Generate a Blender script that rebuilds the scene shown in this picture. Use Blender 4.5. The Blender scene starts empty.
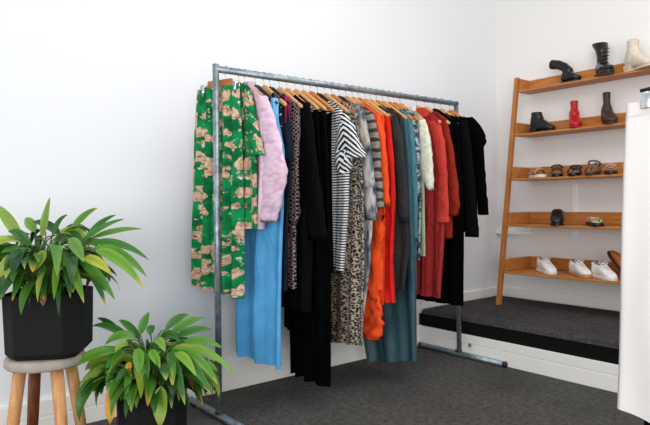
import bpy, bmesh, math, random
from mathutils import Vector, Matrix, noise as mnoise
random.seed(7)
C = bpy.context.scene.collection
PI = math.pi

# ------------------------------------------------------------------ camera model (a levelled 33 mm view of the corner)
FPX, YAW, PIT, ROL = 600.29, 38.706, -.9302, -.7234
CAM = Vector((-1.3636, -2.5158, 1.0171))
_y, _p, _r = [math.radians(a) for a in (YAW, PIT, ROL)]
FW = Vector((math.sin(_y)*math.cos(_p), math.cos(_y)*math.cos(_p), math.sin(_p)))
_rt = Vector((math.cos(_y), -math.sin(_y), 0)); _up = _rt.cross(FW)
RT = _rt*math.cos(_r) + _up*math.sin(_r); UP = -_rt*math.sin(_r) + _up*math.cos(_r)
def ray(u, v): return FW + RT*((u-325)/FPX) + UP*((212.5-v)/FPX)
def atX(u, v, X):
    d = ray(u, v); return CAM + d*((X-CAM.x)/d.x)
def atY(u, v, Y):
    d = ray(u, v); return CAM + d*((Y-CAM.y)/d.y)
def atZ(u, v, Z):
    d = ray(u, v); return CAM + d*((Z-CAM.z)/d.z)
def atD(u, v, D): return CAM + ray(u, v)*D
def railX(u): return atY(u, 85, 0).x

# ------------------------------------------------------------------ mesh helpers
class MB:
    def __init__(s): s.v = []; s.f = []; s.uv = []; s.c = []
    def add(s, p, uv=(0, 0), c=None):
        s.v.append(Vector(p)); s.uv.append(uv); s.c.append(c or (1, 1, 1)); return len(s.v)-1
    def grid(s, pts, uvs=None, cols=None, closed=False):
        """pts[i][j]; closed wraps j"""
        idx = [[s.add(p, uvs[i][j] if uvs else (0, 0), cols[i][j] if cols else None) for j, p in enumerate(r)] for i, r in enumerate(pts)]
        n = len(idx[0])
        for i in range(len(idx)-1):
            for j in range(n if closed else n-1):
                k = (j+1) % n
                s.f.append((idx[i][j], idx[i+1][j], idx[i+1][k], idx[i][k]))
        return idx
    def cap(s, ring, flip=False):
        s.f.append(tuple(reversed(ring)) if flip else tuple(ring))
    def tube(s, path, rads, n=8, caps=True, uvs=False):
        path = [Vector(p) for p in path]
        if not isinstance(rads, (list, tuple)): rads = [rads]*len(path)
        rows = []; prev = None
        for i, p in enumerate(path):
            a = path[max(i-1, 0)]; b = path[min(i+1, len(path)-1)]
            t = (b-a).normalized()
            if prev is None:
                prev = t.orthogonal().normalized()
            nrm = (prev - t*prev.dot(t)).normalized(); prev = nrm
            bn = t.cross(nrm)
            rr = rads[i]
            rx, ry = rr if isinstance(rr, tuple) else (rr, rr)
            rows.append([p + nrm*rx*math.cos(2*PI*k/n) + bn*ry*math.sin(2*PI*k/n) for k in range(n)])
        L = [0]
        for a, b in zip(path, path[1:]): L.append(L[-1]+(b-a).length)
        uv = [[(k/n*2*PI*(rads[i][0] if isinstance(rads[i], tuple) else rads[i]), -L[i]) for k in range(n)] for i in range(len(path))]
        ix = s.grid(rows, uv, closed=True)
        if caps: s.cap(ix[0], False); s.cap(ix[-1], True)
        return ix
    def box(s, lo, hi, rot=0, about=None):
        lo = Vector(lo); hi = Vector(hi)
        P = [Vector((x, y, z)) for x in (lo.x, hi.x) for y in (lo.y, hi.y) for z in (lo.z, hi.z)]
        if rot:
            c = about or (lo+hi)/2
            R = Matrix.Rotation(rot, 3, 'Z'); P = [R@(p-c)+c for p in P]
        i = [s.add(p, (p.y, p.z)) for p in P]
        for f in ((0, 1, 3, 2), (4, 6, 7, 5), (0, 4, 5, 1), (2, 3, 7, 6), (0, 2, 6, 4), (1, 5, 7, 3)): s.f.append(tuple(i[k] for k in f))
    def prism(s, rings):
        ix = s.grid(rings, closed=True); s.cap(ix[0], False); s.cap(ix[-1], True); return ix
    def lathe(s, prof, c=(0, 0, 0), n=32):
        c = Vector(c)
        rows = [[c+Vector((r*math.cos(2*PI*k/n), r*math.sin(2*PI*k/n), z)) for k in range(n)] for r, z in prof]
        ix = s.grid(rows, closed=True); s.cap(ix[0], False); s.cap(ix[-1], True)
def wloc(o):
    l = Vector(o.location)
    while o.parent: o = o.parent; l += Vector(o.location)
    return l
def obj(name, mb, m, parent=None, loc=None, bevel=0, smooth=True, remesh=0, subsurf=0, recalc=True):
    """link one mesh object; vertices are given in world space"""
    off = wloc(parent) if parent else (Vector(loc) if loc is not None else Vector((0, 0, 0)))
    me = bpy.data.meshes.new(name)
    me.from_pydata([v-off for v in mb.v], [], mb.f)
    ul = me.uv_layers.new(name='UVMap'); ca = me.color_attributes.new('Col', 'FLOAT_COLOR', 'POINT')
    for l in me.loops: ul.data[l.index].uv = mb.uv[l.vertex_index]
    for i, c in enumerate(mb.c): ca.data[i].color = (*c, 1)
    if recalc:
        bm = bmesh.new(); bm.from_mesh(me); bmesh.ops.recalc_face_normals(bm, faces=bm.faces); bm.to_mesh(me); bm.free()
    if smooth:
        for p in me.polygons: p.use_smooth = True
    o = bpy.data.objects.new(name, me); C.objects.link(o)
    me.materials.append(m)
    if parent: o.parent = parent
    elif loc is not None: o.location = off
    if remesh:
        r = o.modifiers.new('r', 'REMESH'); r.mode = 'VOXEL'; r.voxel_size = remesh; r.use_smooth_shade = True
        q = o.modifiers.new('s', 'SMOOTH'); q.iterations = 4; q.factor = .5
        dg = bpy.context.evaluated_depsgraph_get(); dg.update()
        m2 = bpy.data.meshes.new_from_object(o.evaluated_get(dg)); o.modifiers.clear(); o.data = m2
        m2.materials.clear(); m2.materials.append(m)
        for p in m2.polygons: p.use_smooth = True
    if bevel:
        b = o.modifiers.new('b', 'BEVEL'); b.width = bevel; b.segments = 2; b.limit_method = 'ANGLE'; b.angle_limit = math.radians(40)
    if subsurf:
        b = o.modifiers.new('ss', 'SUBSURF'); b.levels = subsurf; b.render_levels = subsurf
    return o
def tag(o, label=None, cat=None, group=None, kind=None):
    if label: o['label'] = label
    if cat: o['category'] = cat
    if group: o['group'] = group
    if kind: o['kind'] = kind
    return o
def thing(name, label, cat, loc, group=None):
    o = bpy.data.objects.new(name, None); C.objects.link(o); o.location = loc; o.empty_display_size = .05
    return tag(o, label, cat, group)
def dup(root, loc):
    r = root.copy(); C.objects.link(r); r.location = loc
    for ch in list(root.children):
        c = ch.copy(); C.objects.link(c); c.parent = r
        for g in list(ch.children):
            d = g.copy(); C.objects.link(d); d.parent = c
    return r
def lerp(a, b, t): return a+(b-a)*t
def interp(tab, t):
    """tab [(t, value...)] -> tuple"""
    if t <= tab[0][0]: return tab[0][1:]
    for a, b in zip(tab, tab[1:]):
        if t <= b[0]:
            k = (t-a[0])/max(b[0]-a[0], 1e-9); return tuple(lerp(x, y, k) for x, y in zip(a[1:], b[1:]))
    return tab[-1][1:]
def srgb(*c):
    if len(c) == 1:
        h = c[0].lstrip('#'); c = [int(h[i:i+2], 16) for i in (0, 2, 4)]
    return tuple((x/255/12.92 if x/255 <= .04045 else ((x/255+.055)/1.055)**2.4) for x in c)

# ------------------------------------------------------------------ materials
class NT:
    def __init__(s, name, rough=.85, metal=0, spec=.3):
        s.m = bpy.data.materials.new(name); s.m.use_nodes = True
        s.nt = s.m.node_tree; s.b = s.nt.nodes['Principled BSDF']
        s.b.inputs['Roughness'].default_value = rough; s.b.inputs['Metallic'].default_value = metal
        s.b.inputs['Specular IOR Level'].default_value = spec
    def n(s, t, **kw):
        x = s.nt.nodes.new(t)
        for k, v in kw.items(): setattr(x, k, v)
        return x
    def L(s, a, b): s.nt.links.new(a, b)
    def uv(s, sx=1, sy=1, obj=False):
        tc = s.n('ShaderNodeTexCoord'); mp = s.n('ShaderNodeMapping')
        mp.inputs['Scale'].default_value = (sx, sy, sx if obj is False else (obj if obj is not True else sx))
        s.L(tc.outputs['Object' if obj else 'UV'], mp.inputs['Vector']); return mp.outputs['Vector']
    def noise(s, vec, scale, detail=2, rough=.5, dist=0, color=False):
        x = s.n('ShaderNodeTexNoise'); x.inputs['Scale'].default_value = scale; x.inputs['Detail'].default_value = detail
        x.inputs['Roughness'].default_value = rough; x.inputs['Distortion'].default_value = dist
        s.L(vec, x.inputs['Vector']); return x.outputs['Color' if color else 'Fac']
    def vor(s, vec, scale, feature='F1', out='Distance', rnd=1):
        x = s.n('ShaderNodeTexVoronoi', feature=feature); x.inputs['Scale'].default_value = scale
        x.inputs['Randomness'].default_value = rnd
        s.L(vec, x.inputs['Vector']); return x.outputs[out]
    def wave(s, vec, scale, dist=0, dscale=1, dir='Y', profile='SIN', detail=2):
        x = s.n('ShaderNodeTexWave', bands_direction=dir, wave_profile=profile); x.inputs['Scale'].default_value = scale
        x.inputs['Distortion'].default_value = dist; x.inputs['Detail Scale'].default_value = dscale; x.inputs['Detail'].default_value = detail
        s.L(vec, x.inputs['Vector']); return x.outputs['Fac']
    def ramp(s, fac, stops, const=False):
        x = s.n('ShaderNodeValToRGB'); e = x.color_ramp.elements
        x.color_ramp.interpolation = 'CONSTANT' if const else 'LINEAR'
        while len(e) < len(stops): e.new(.5)
        for q, (p, c) in zip(e, stops): q.position = p; q.color = (*c, 1)
        s.L(fac, x.inputs['Fac']); return x.outputs['Color']
    def math(s, op, a, b):
        x = s.n('ShaderNodeMath', operation=op)
        for i, q in enumerate((a, b)):
            if isinstance(q, (int, float)): x.inputs[i].default_value = q
            else: s.L(q, x.inputs[i])
        return x.outputs[0]
    def mix(s, fac, a, b, mode='MIX'):
        x = s.n('ShaderNodeMix', data_type='RGBA', blend_type=mode)
        for k, q in (('Factor', fac), ('A', a), ('B', b)):
            i = [j for j in x.inputs if j.name == k and (j.type == 'VALUE' if k == 'Factor' else j.type == 'RGBA')][0]
            if isinstance(q, (int, float)): i.default_value = q
            elif isinstance(q, tuple): i.default_value = (*q, 1)
            else: s.L(q, i)
        return [j for j in x.outputs if j.type == 'RGBA'][0]
    def vadd(s, vec, col, amt):
        a = s.n('ShaderNodeVectorMath', operation='MULTIPLY_ADD')
        s.L(col, a.inputs[0]); a.inputs[1].default_value = (amt,)*3; s.L(vec, a.inputs[2]); return a.outputs[0]
    def bump(s, h, strength=.3, dist=.005):
        x = s.n('ShaderNodeBump'); x.inputs['Strength'].default_value = strength; x.inputs['Distance'].default_value = dist
        s.L(h, x.inputs['Height']); s.L(x.outputs[0], s.b.inputs['Normal'])
    def col(s, c):
        if isinstance(c, tuple): s.b.inputs['Base Color'].default_value = (*c, 1)
        else: s.L(c, s.b.inputs['Base Color'])
        return s
def cloth(name, c, var=.12, bumps=60, rough=.9, sheen=0.0, strength=.15, spec=.2, wk=1.):
    t = NT(name, rough, 0, spec); c = srgb(c)
    v = t.uv(1, 1)
    f = t.noise(v, 9, 3); lo = tuple(x*(1-var) for x in c); hi = tuple(min(1, x*(1+var)) for x in c)
    t.col(t.ramp(f, [(.3, lo), (.7, hi)]))
    h = t.math('ADD', t.math('MULTIPLY', t.noise(t.uv(16, 3.2), 1, 3, .55, 1.2), 2.2), t.math('MULTIPLY', t.noise(v, bumps, 3), .25))
    t.bump(h, .6, .022*wk)
    return t.m
def plain(name, c, rough=.5, metal=0, spec=.4, scale=40, var=.1, bump=.08):
    t = NT(name, rough, metal, spec); c = srgb(c); v = t.uv(1, 1, obj=True)
    f = t.noise(v, scale, 3)
    t.col(t.ramp(f, [(.3, tuple(x*(1-var) for x in c)), (.7, tuple(min(1, x*(1+var)) for x in c))]))
    if bump: t.bump(f, bump, .004)
    return t.m
def wood(name, a, b, scale=6, dirv=(1, 1, 12), rough=.5, knots=False):
    t = NT(name, rough, 0, .35)
    tc = t.n('ShaderNodeTexCoord'); mp = t.n('ShaderNodeMapping'); mp.inputs['Scale'].default_value = dirv
    t.L(tc.outputs['Object'], mp.inputs['Vector']); v = mp.outputs['Vector']
    f = t.noise(v, scale, 5, .6, .6)
    c = t.ramp(f, [(.3, srgb(a)), (.68, srgb(b))])
    if knots:
        k = t.vor(t.uv(1, 1, obj=.55), 11)
        c = t.mix(t.ramp(k, [(.06, (1, 1, 1)), (.2, (0, 0, 0))]), c, srgb('#3a2214'))
    t.col(c); t.bump(f, .08, .003); return t.m

Mt = {}
def wallmat(name, c, c2):
    t = NT(name, .42, 0, .3); v = t.uv(1, 1, obj=True)
    f = t.noise(v, 1.2, 3); t.col(t.ramp(f, [(.3, srgb(c2)), (.7, srgb(c))])); t.bump(t.noise(v, 90, 2), .04, .002); return t.m
Mt['wall_b'] = wallmat('white_wall_cool_cast', '#eff0f3', '#ecedf1')  # white walls; the light's cool and warm cast mixed into their base colours
Mt['wall_r'] = wallmat('white_wall_warm_cast', '#efece9', '#ece9e6')
Mt['trim'] = plain('white_trim_paint', '#f7f5f0', .35, 0, .4, 3, .02, .02)
def carpet(name, a, b):
    t = NT(name, .98, 0, .1); v = t.uv(1, 1, obj=True)
    f = t.noise(v, 120, 5, .8); g = t.noise(v, 2.2, 3)
    c = t.ramp(t.math('ADD', t.math('MULTIPLY', f, .65), t.math('MULTIPLY', t.noise(v, 34, 4, .7), .35)), [(.36, srgb(a)), (.64, srgb(b))])
    t.col(t.mix(t.ramp(g, [(.35, (.78, .78, .78)), (.65, (1.1, 1.1, 1.1))]), (0, 0, 0), c)); 
    t.bump(f, .7, .006); return t.m
Mt['carpet'] = carpet('charcoal_carpet', '#242322', '#6f6d6a')
Mt['carpet2'] = carpet('step_carpet', '#201f1f', '#646160')
Mt['nosing'] = carpet('shaded_carpet_edge', '#0d0c0d', '#1c1b1b')  # carpet carried on; shade of the front face put into a darker colour
def steel():
    t = NT('galvanised_steel', .42, .75, .5); v = t.uv(1, 1, obj=True)
    f = t.noise(v, 35, 4, .6); t.col(t.ramp(f, [(.3, srgb('#6c7a82')), (.7, srgb('#a8b4ba'))])); t.bump(f, .06, .002); return t.m
Mt['steel'] = steel()
Mt['chrome'] = plain('bright_steel', '#c9ccce', .25, .9, .5, 30, .05, 0)
Mt['weld'] = plain('dark_weld', '#4a3b34', .7, .4)
Mt['blackplastic'] = plain('black_plastic', '#121315', .4, 0, .5, 20, .1, .02)
Mt['hang'] = wood('beech_wood', '#c98d4e', '#e2b074', 8, (4, 1, 6), .4)
Mt['hang2'] = wood('orange_beech_wood', '#b9692f', '#d58a48', 8, (4, 1, 6), .4)
Mt['hang3'] = wood('clip_hanger_wood', '#9c5a30', '#bd7a48', 8, (4, 1, 6), .45)
Mt['oak'] = wood('oak_veneer', '#a8642c', '#c98646', 5, (9, 1.2, 9), .45)
Mt['oakleg'] = wood('oak_rail', '#a5602c', '#c4813f', 5, (9, 9, 1.2), .45)
Mt['stoolleg'] = wood('acacia_leg', '#b57a4a', '#dba873', 5, (7, 7, 1.2), .5, True)
Mt['stoolleg_d'] = wood('dark_acacia_leg', '#4a2413', '#8a4a26', 5, (7, 7, 1.2), .5, True)
Mt['stooltop'] = plain('weathered_grey_seat', '#aaa096', .75, 0, .3, 18, .14, .2)
def potm():
    t = NT('black_stone_pot', .8, 0, .3); v = t.uv(1, 1, obj=True)
    f = t.noise(v, 140, 3, .7); t.col(t.ramp(f, [(.4, srgb('#0c0c0c')), (.72, srgb('#18181a')), (.78, srgb('#4a4a4a'))])); t.bump(f, .3, .003); return t.m
Mt['pot'] = potm()
Mt['soil'] = plain('potting_soil', '#2a1d14', .95, 0, .1, 60, .5, .6)
def leafm():
    t = NT('leaf', .38, 0, .45); a = t.n('ShaderNodeVertexColor'); a.layer_name = 'Col'
    v = t.uv(1, 1)
    f = t.noise(t.uv(30, 6), 1, 3)
    c = t.mix(.55, a.outputs['Color'], t.ramp(f, [(.3, (.6, .55, .42)), (.7, (1.35, 1.25, .95))]), 'MULTIPLY')
    t.col(c); t.b.inputs['Subsurface Weight'].default_value = 0
    t.bump(t.wave(t.uv(14, 14), 2.2, 1.5, 1, 'DIAGONAL'), .15, .003)
    # thin leaves let light through
    tr = t.n('ShaderNodeBsdfTranslucent'); t.L(c, tr.inputs['Color'])
    mx = t.n('ShaderNodeMixShader'); mx.inputs[0].default_value = .22
    out = t.nt.nodes['Material Output']
    t.L(t.b.outputs[0], mx.inputs[1]); t.L(tr.outputs[0], mx.inputs[2]); t.L(mx.outputs[0], out.inputs['Surface']); return t.m
Mt['leaf'] = leafm()
# --- fabrics
def floral():
    t = NT('green_floral_print', .85, 0, .2); v = t.uv(1, 1)
    w = t.vadd(v, t.noise(v, 26, 3, color=True), .075)
    d = t.vor(w, 17)
    p = t.noise(v, 55, 4, .75)
    bloom = t.ramp(p, [(.3, srgb('#5d4434')), (.42, srgb('#b08a70')), (.52, srgb('#d0aa92')), (.68, srgb('#e4c9b4'))])
    green = t.ramp(t.noise(v, 14, 2), [(.35, srgb('#005c32')), (.65, srgb('#078c4e'))])
    c = t.mix(t.ramp(d, [(.43, (1, 1, 1)), (.47, (0, 0, 0))]), green, bloom)
    e = t.vor(t.vadd(v, t.noise(v, 60, 2, color=True), .03), 34)
    g = t.noise(v, 16, 2)
    k = t.math('MULTIPLY', t.ramp(e, [(.3, (1, 1, 1)), (.36, (0, 0, 0))]), t.ramp(g, [(.52, (0, 0, 0)), (.55, (1, 1, 1))]))
    c = t.mix(k, c, t.ramp(p, [(.4, srgb('#2c4a34')), (.5, srgb('#cfc9b4'))]))
    t.col(c); t.bump(t.noise(t.uv(16, 4), 1, 3), .5, .014); return t.m
Mt['floral'] = floral()
def quilt():
    t = NT('lilac_quilted_fabric', .8, 0, .25); v = t.uv(1, 1)
    w1 = t.ramp(t.vor(t.uv(1, 1.5), 34, 'SMOOTH_F1'), [(.1, (1, 1, 1)), (.75, (0, 0, 0))]); w2 = 0.0
    h = t.math('ADD', w1, 0.0)
    c = t.ramp(h, [(.0, srgb('#c9a6bf')), (.6, srgb('#e2c4d7'))]); t.col(c); t.bump(h, .5, .006); return t.m
Mt['quilt'] = quilt()
Mt['lilacp'] = cloth('lilac_lining', '#c9a9c4')
def stripes(name, dr, sc):
    t = NT(name, .85, 0, .2); v = t.uv(1, 1)
    w = t.wave(v, sc, .6, 3, dr, detail=1)
    t.col(t.ramp(w, [(.0, srgb('#0d1014')), (.44, srgb('#101418')), (.54, srgb('#e6e8ea'))])); t.bump(t.noise(t.uv(16, 4), 1, 3), .4, .012); return t.m
Mt['stripe'] = stripes('black_white_stripe', 'Y', 23); Mt['stripe_d'] = stripes('black_white_slanted_stripe', 'DIAGONAL', 21)
def leopard(name, base, ring, spot, sc):
    t = NT(name, .85, 0, .2); v = t.uv(1, 1)
    w = t.vadd(v, t.noise(v, 60, 2, color=True), .012)
    d = t.vor(w, sc); n = t.noise(v, sc*1.3, 2)
    r = t.ramp(d, [(.0, srgb(spot)), (.2, srgb(spot)), (.24, srgb(ring)), (.50, srgb(ring)), (.58, srgb(base))])
    t.col(t.mix(t.ramp(n, [(.33, (0, 0, 0)), (.40, (1, 1, 1))]), srgb(base), r)); t.bump(t.noise(v, 30, 2), .1, .005); return t.m
Mt['leo1'] = leopard('brown_leopard_print', '#8a7b6c', '#0b0a09', '#3c322b', 105)
Mt['leo2'] = leopard('beige_leopard_print', '#b3a698', '#0f0d0c', '#54463b', 92)
def geo():
    t = NT('chain_print', .85, 0, .2); v = t.uv(1, 1)
    d = t.vor(v, 50, rnd=.25)
    t.col(t.ramp(d, [(.0, srgb('#17151c')), (.34, srgb('#17151a')), (.42, srgb('#b0979a')), (.47, srgb('#b0979a')), (.53, srgb('#100f13'))])); return t.m
Mt['geo'] = geo()
def speck(name, a, b, sc, thr):
    t = NT(name, .85, 0, .2); v = t.uv(1, 1); f = t.noise(v, sc, 3, .6, .5)
    t.col(t.ramp(f, [(thr-.03, srgb(a)), (thr+.03, srgb(b))])); t.bump(t.noise(v, 30, 2), .1, .005); return t.m
Mt['darkprint'] = speck('black_white_print', '#16161a', '#b9b9c0', 60, .6)
Mt['navy'] = cloth('navy_fabric', '#16222f')
Mt['magenta'] = cloth('magenta_trim', '#a01358')
def tiedye():
    t = NT('tie_dye_fabric', .85, 0, .2); v = t.uv(3.2, 1)
    f = t.noise(v, 7, 3, .55, .8); g = t.noise(v, 4.5, 3, .5, .5)
    c = t.ramp(f, [(.34, srgb('#1c2030')), (.44, srgb('#6c717c')), (.54, srgb('#b3b0ae')), (.68, srgb('#d2cfcc'))])
    t.col(t.mix(t.ramp(g, [(.58, (0, 0, 0)), (.68, (.7, .7, .7))]), c, srgb('#b49a72'))); return t.m
Mt['tiedye'] = tiedye()
def plaid():
    t = NT('grey_striped_knit', .95, 0, .1); v = t.uv(1, 1)
    a = t.wave(v, 6, 1.6, 3, 'Y'); b = t.noise(v, 40, 3)
    c = t.ramp(a, [(.1, srgb('#3c3735')), (.35, srgb('#6f6861')), (.65, srgb('#a0988d')), (.9, srgb('#8d857b'))])
    t.col(t.mix(.5, c, t.ramp(b, [(.3, (.55, .55, .55)), (.7, (1.1, 1.1, 1.1))]), 'MULTIPLY')); t.bump(b, .4, .006); return t.m
Mt['plaid'] = plaid()
def denimprint():
    return speck('blue_grey_print', '#39424f', '#a3adba', 34, .5)
Mt['bluegrey'] = denimprint()
Mt['cream'] = speck('cream_lace_fabric', '#cfd0b8', '#e2e2d0', 40, .5)
for k, nm, c in [('blue', 'sky_blue_fabric', '#57a6dd'), ('black1', 'soft_black_fabric', '#0b0d0e'), ('black2', 'deep_black_fabric', '#040405'), ('black3', 'black_knit', '#08090a'),
                 ('orange', 'orange_fabric', '#ea4f1f'), ('orange2', 'bright_orange_fabric', '#f0451a'), ('red', 'red_fabric', '#d8231c'),
                 ('charcoal', 'charcoal_fabric', '#2d2f2e'), ('charcoal2', 'slate_fabric', '#2b2f31'), ('tealblue', 'dusty_teal_fabric', '#477b88'),
                 ('sage', 'sage_fabric', '#7c8465'), ('palesage', 'pale_sage_fabric', '#a9b492'), ('coral', 'coral_fabric', '#c23c32'), ('coral2', 'brick_fabric', '#a22c2d'),
                 ('rust', 'rust_fabric', '#8c2418'), ('bluestrap', 'pale_blue_strap', '#6fb4e2'), ('maroon', 'maroon_fabric', '#7c2527')]:
    Mt[k] = cloth(nm, c, spec=.04 if k.startswith('black') else .2, wk=.35 if k == 'blue' else 1)
t = cloth('dark_teal_satin', '#2b4d57', .1, 25, .5, 0, .1, .4, .3); Mt['satin'] = t
Mt['white'] = plain('white_cotton', '#f0ecea', .9, 0, .2, 6, .015, .06)

# ------------------------------------------------------------------ setting
RACK_H, RACK_L = 1.65, 1.7592
B, W, P, ZP = .381, 2.739, 1.795, .257
def slab(name, lo, hi, m, kind='structure', bevel=0):
    mb = MB(); mb.box(lo, hi); o = obj(name, mb, m, bevel=bevel, smooth=False); tag(o, kind=kind); return o
slab('floor', (-4.5, -5, -.1), (W+.1, B+.1, 0), Mt['carpet'])
slab('wall_back', (-4.5, B, 0), (W+.1, B+.12, 3.1), Mt['wall_b'])
slab('wall_right', (W, -5, 0), (W+.12, B, 3.1), Mt['wall_r'])
slab('platform', (P+.012, -5, 0), (W, B, ZP), Mt['carpet2'], bevel=.03)
slab('carpet_edge', (P+.004, -5, .146), (P+.013, B, ZP-.03), Mt['nosing'])
def plinth(name, axis):
    # two painted boards with a dark groove between them
    a = MB()
    if axis == 'x':
        a.box((-4.5, B-.022, 0), (P, B, .074)); a.box((-4.5, B-.022, .079), (P, B, .150)); a.box((-4.5, B-.015, .07), (P, B, .082))
    else:
        a.box((P-.014, -5, 0), (P+.005, B-.022, .086)); a.box((P-.014, -5, .091), (P+.005, B-.022, .146)); a.box((P-.008, -5, .08), (P+.005, B-.022, .095))
    o = obj(name, a, Mt['trim'], bevel=.003, smooth=False); tag(o, kind='structure')
plinth('baseboard_back', 'x'); plinth('trim_1', 'y')
slab('trim_2', (P+.012, B-.016, ZP), (W, B, .325), Mt['trim'], bevel=.004)
slab('baseboard_right', (W-.016, -5, ZP), (W, B-.016, .335), Mt['trim'], bevel=.004)
# white battens on the right wall seen between the shelf trays
a = atX(575, 184, W); b = atX(575, 238, W)
slab('trim_3', (W-.014, a.y-.018, b.z), (W, a.y+.018, a.z), Mt['trim'], bevel=.003)
a = atX(498, 231, W); b = atX(534, 231, W)
slab('trim_4', (W-.03, b.y, a.z-.02), (W, B, a.z+.008), Mt['trim'], bevel=.003)
# power outlet on the back plinth
c = atY(211, 388, B-.022)
ou = thing('power_outlet', 'small white double power outlet on the back wall plinth behind the rack foot', 'outlet', (c.x, B-.022, c.z))
mb = MB(); mb.box((c.x-.06, B-.030, c.z-.028), (c.x+.06, B-.0225, c.z+.028)); obj('faceplate', mb, Mt['trim'], ou, bevel=.003, smooth=False)
for s in (-1, 1):
    mb = MB(); mb.box((c.x+s*.028-.016, B-.034, c.z-.014), (c.x+s*.028+.016, B-.0301, c.z+.014)); obj('socket', mb, Mt['blackplastic'], ou, bevel=.003, smooth=False)
c = atX(470.5, 345, P-.014)
mb = MB(); mb.tube([(P-.024, c.y, c.z), (P-.014, c.y, c.z)], .012, 12)
tag(obj('wall_stud', mb, Mt['steel'], loc=(P-.014, c.y, c.z), bevel=.002), 'small round metal stud on the white step riser by the far rack foot', 'stud')

# ------------------------------------------------------------------ clothes rack
rk = thing('clothes_rack', 'long freestanding clothes rack of galvanised steel pipe, loaded with garments on hangers', 'clothes rack', (0, 0, 0))
def pole(nm, a, b, r, m=Mt['steel'], par=rk, n=16):
    mb = MB(); mb.tube([a, b], r, n); return obj(nm, mb, m, par)
RR = .0165
rail = pole('rail', (.004, 0, RACK_H), (RACK_L+.004, 0, RACK_H), RR)
for X, y0, y1 in ((0, .30, -.42), (RACK_L, .335, -.355)):
    pole('upright', (X-(.004 if X == 0 else -.008), 0, .034), (X+(.008 if X == 0 else -.004), 0, RACK_H+.022 if X == 0 else RACK_H+.014), .0155)
    ft = pole('foot', (X, y0, .018), (X, y1, .018), .0175)
    mb = MB(); mb.lathe([(.021, .030), (.021, .042), (.017, .046)], (X, 0, 0), 16); obj('weld', mb, Mt['weld'], ft)
    for yy, s in ((y0, 1), (y1, -1)):
        mb = MB(); mb.tube([(X, yy-s*.012, .018), (X, yy+s*.006, .018)], .0179, 16); obj('end_cap', mb, Mt['blackplastic'] if X else Mt['steel'], ft)

# ------------------------------------------------------------------ hangers
def zarm(y):
    y = abs(y); return interp([(0, 1.606), (.02, 1.602), (.05, 1.580), (.09, 1.553), (.14, 1.521), (.18, 1.495), (.21, 1.474), (.3, 1.43)], y)[0]
def hook_path(x):
    pts = [(x, 0, 1.60), (x, 0, 1.618)]
    for k in range(0, 15):
        a = math.radians(-75+k*18.5); pts.append((x, .0195*math.cos(a), RACK_H+.0195*math.sin(a)))
    return pts
def make_hanger(m, slim=False):
    root = thing('wooden_hanger' if not slim else 'black_hanger', '', 'hanger', (0, 0, RACK_H))
    mb = MB(); mb.tube(hook_path(0), .0017, 6); obj('hook', mb, Mt['chrome'], root)
    mb = MB(); rows = []
    N = 33
    for i in range(N):
        y = lerp(-.188, .188, i/(N-1)); a = abs(y)
        h = interp([(0, .062), (.02, .056), (.04, .040), (.07, .032), (.15, .024), (.18, .021), (.188, .014)], a)[0]*(.55 if slim else 1)
        w = interp([(0, .0065), (.1, .0065), (.15, .0075), (.18, .0085), (.188, .006)], a)[0]*(.8 if slim else 1)
        zt = zarm(y)
        if slim and a < .03: zt -= .004
        bend = 0
        rows.append([Vector((bend+w*math.copysign(abs(math.cos(q))**.6, math.cos(q)), y, zt-h/2+h/2*math.copysign(abs(math.sin(q))**.6, math.sin(q)))) for q in [2*PI*k/10 for k in range(10)]])
    mb.prism(rows); obj('shoulder_bar', mb, m, root)
    return root
H1 = make_hanger(Mt['hang']); H2 = make_hanger(Mt['hang2']); H3 = make_hanger(Mt['blackplastic'], True)
used = set()
def hang(u, proto, label):
    X = railX(u)
    if proto.name in used: o = dup(proto, (X, 0, RACK_H))
    else: used.add(proto.name); o = proto; o.location = (X, 0, RACK_H)
    o['label'] = label; o['group'] = 'hangers along the clothes rail'
    return o

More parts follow.
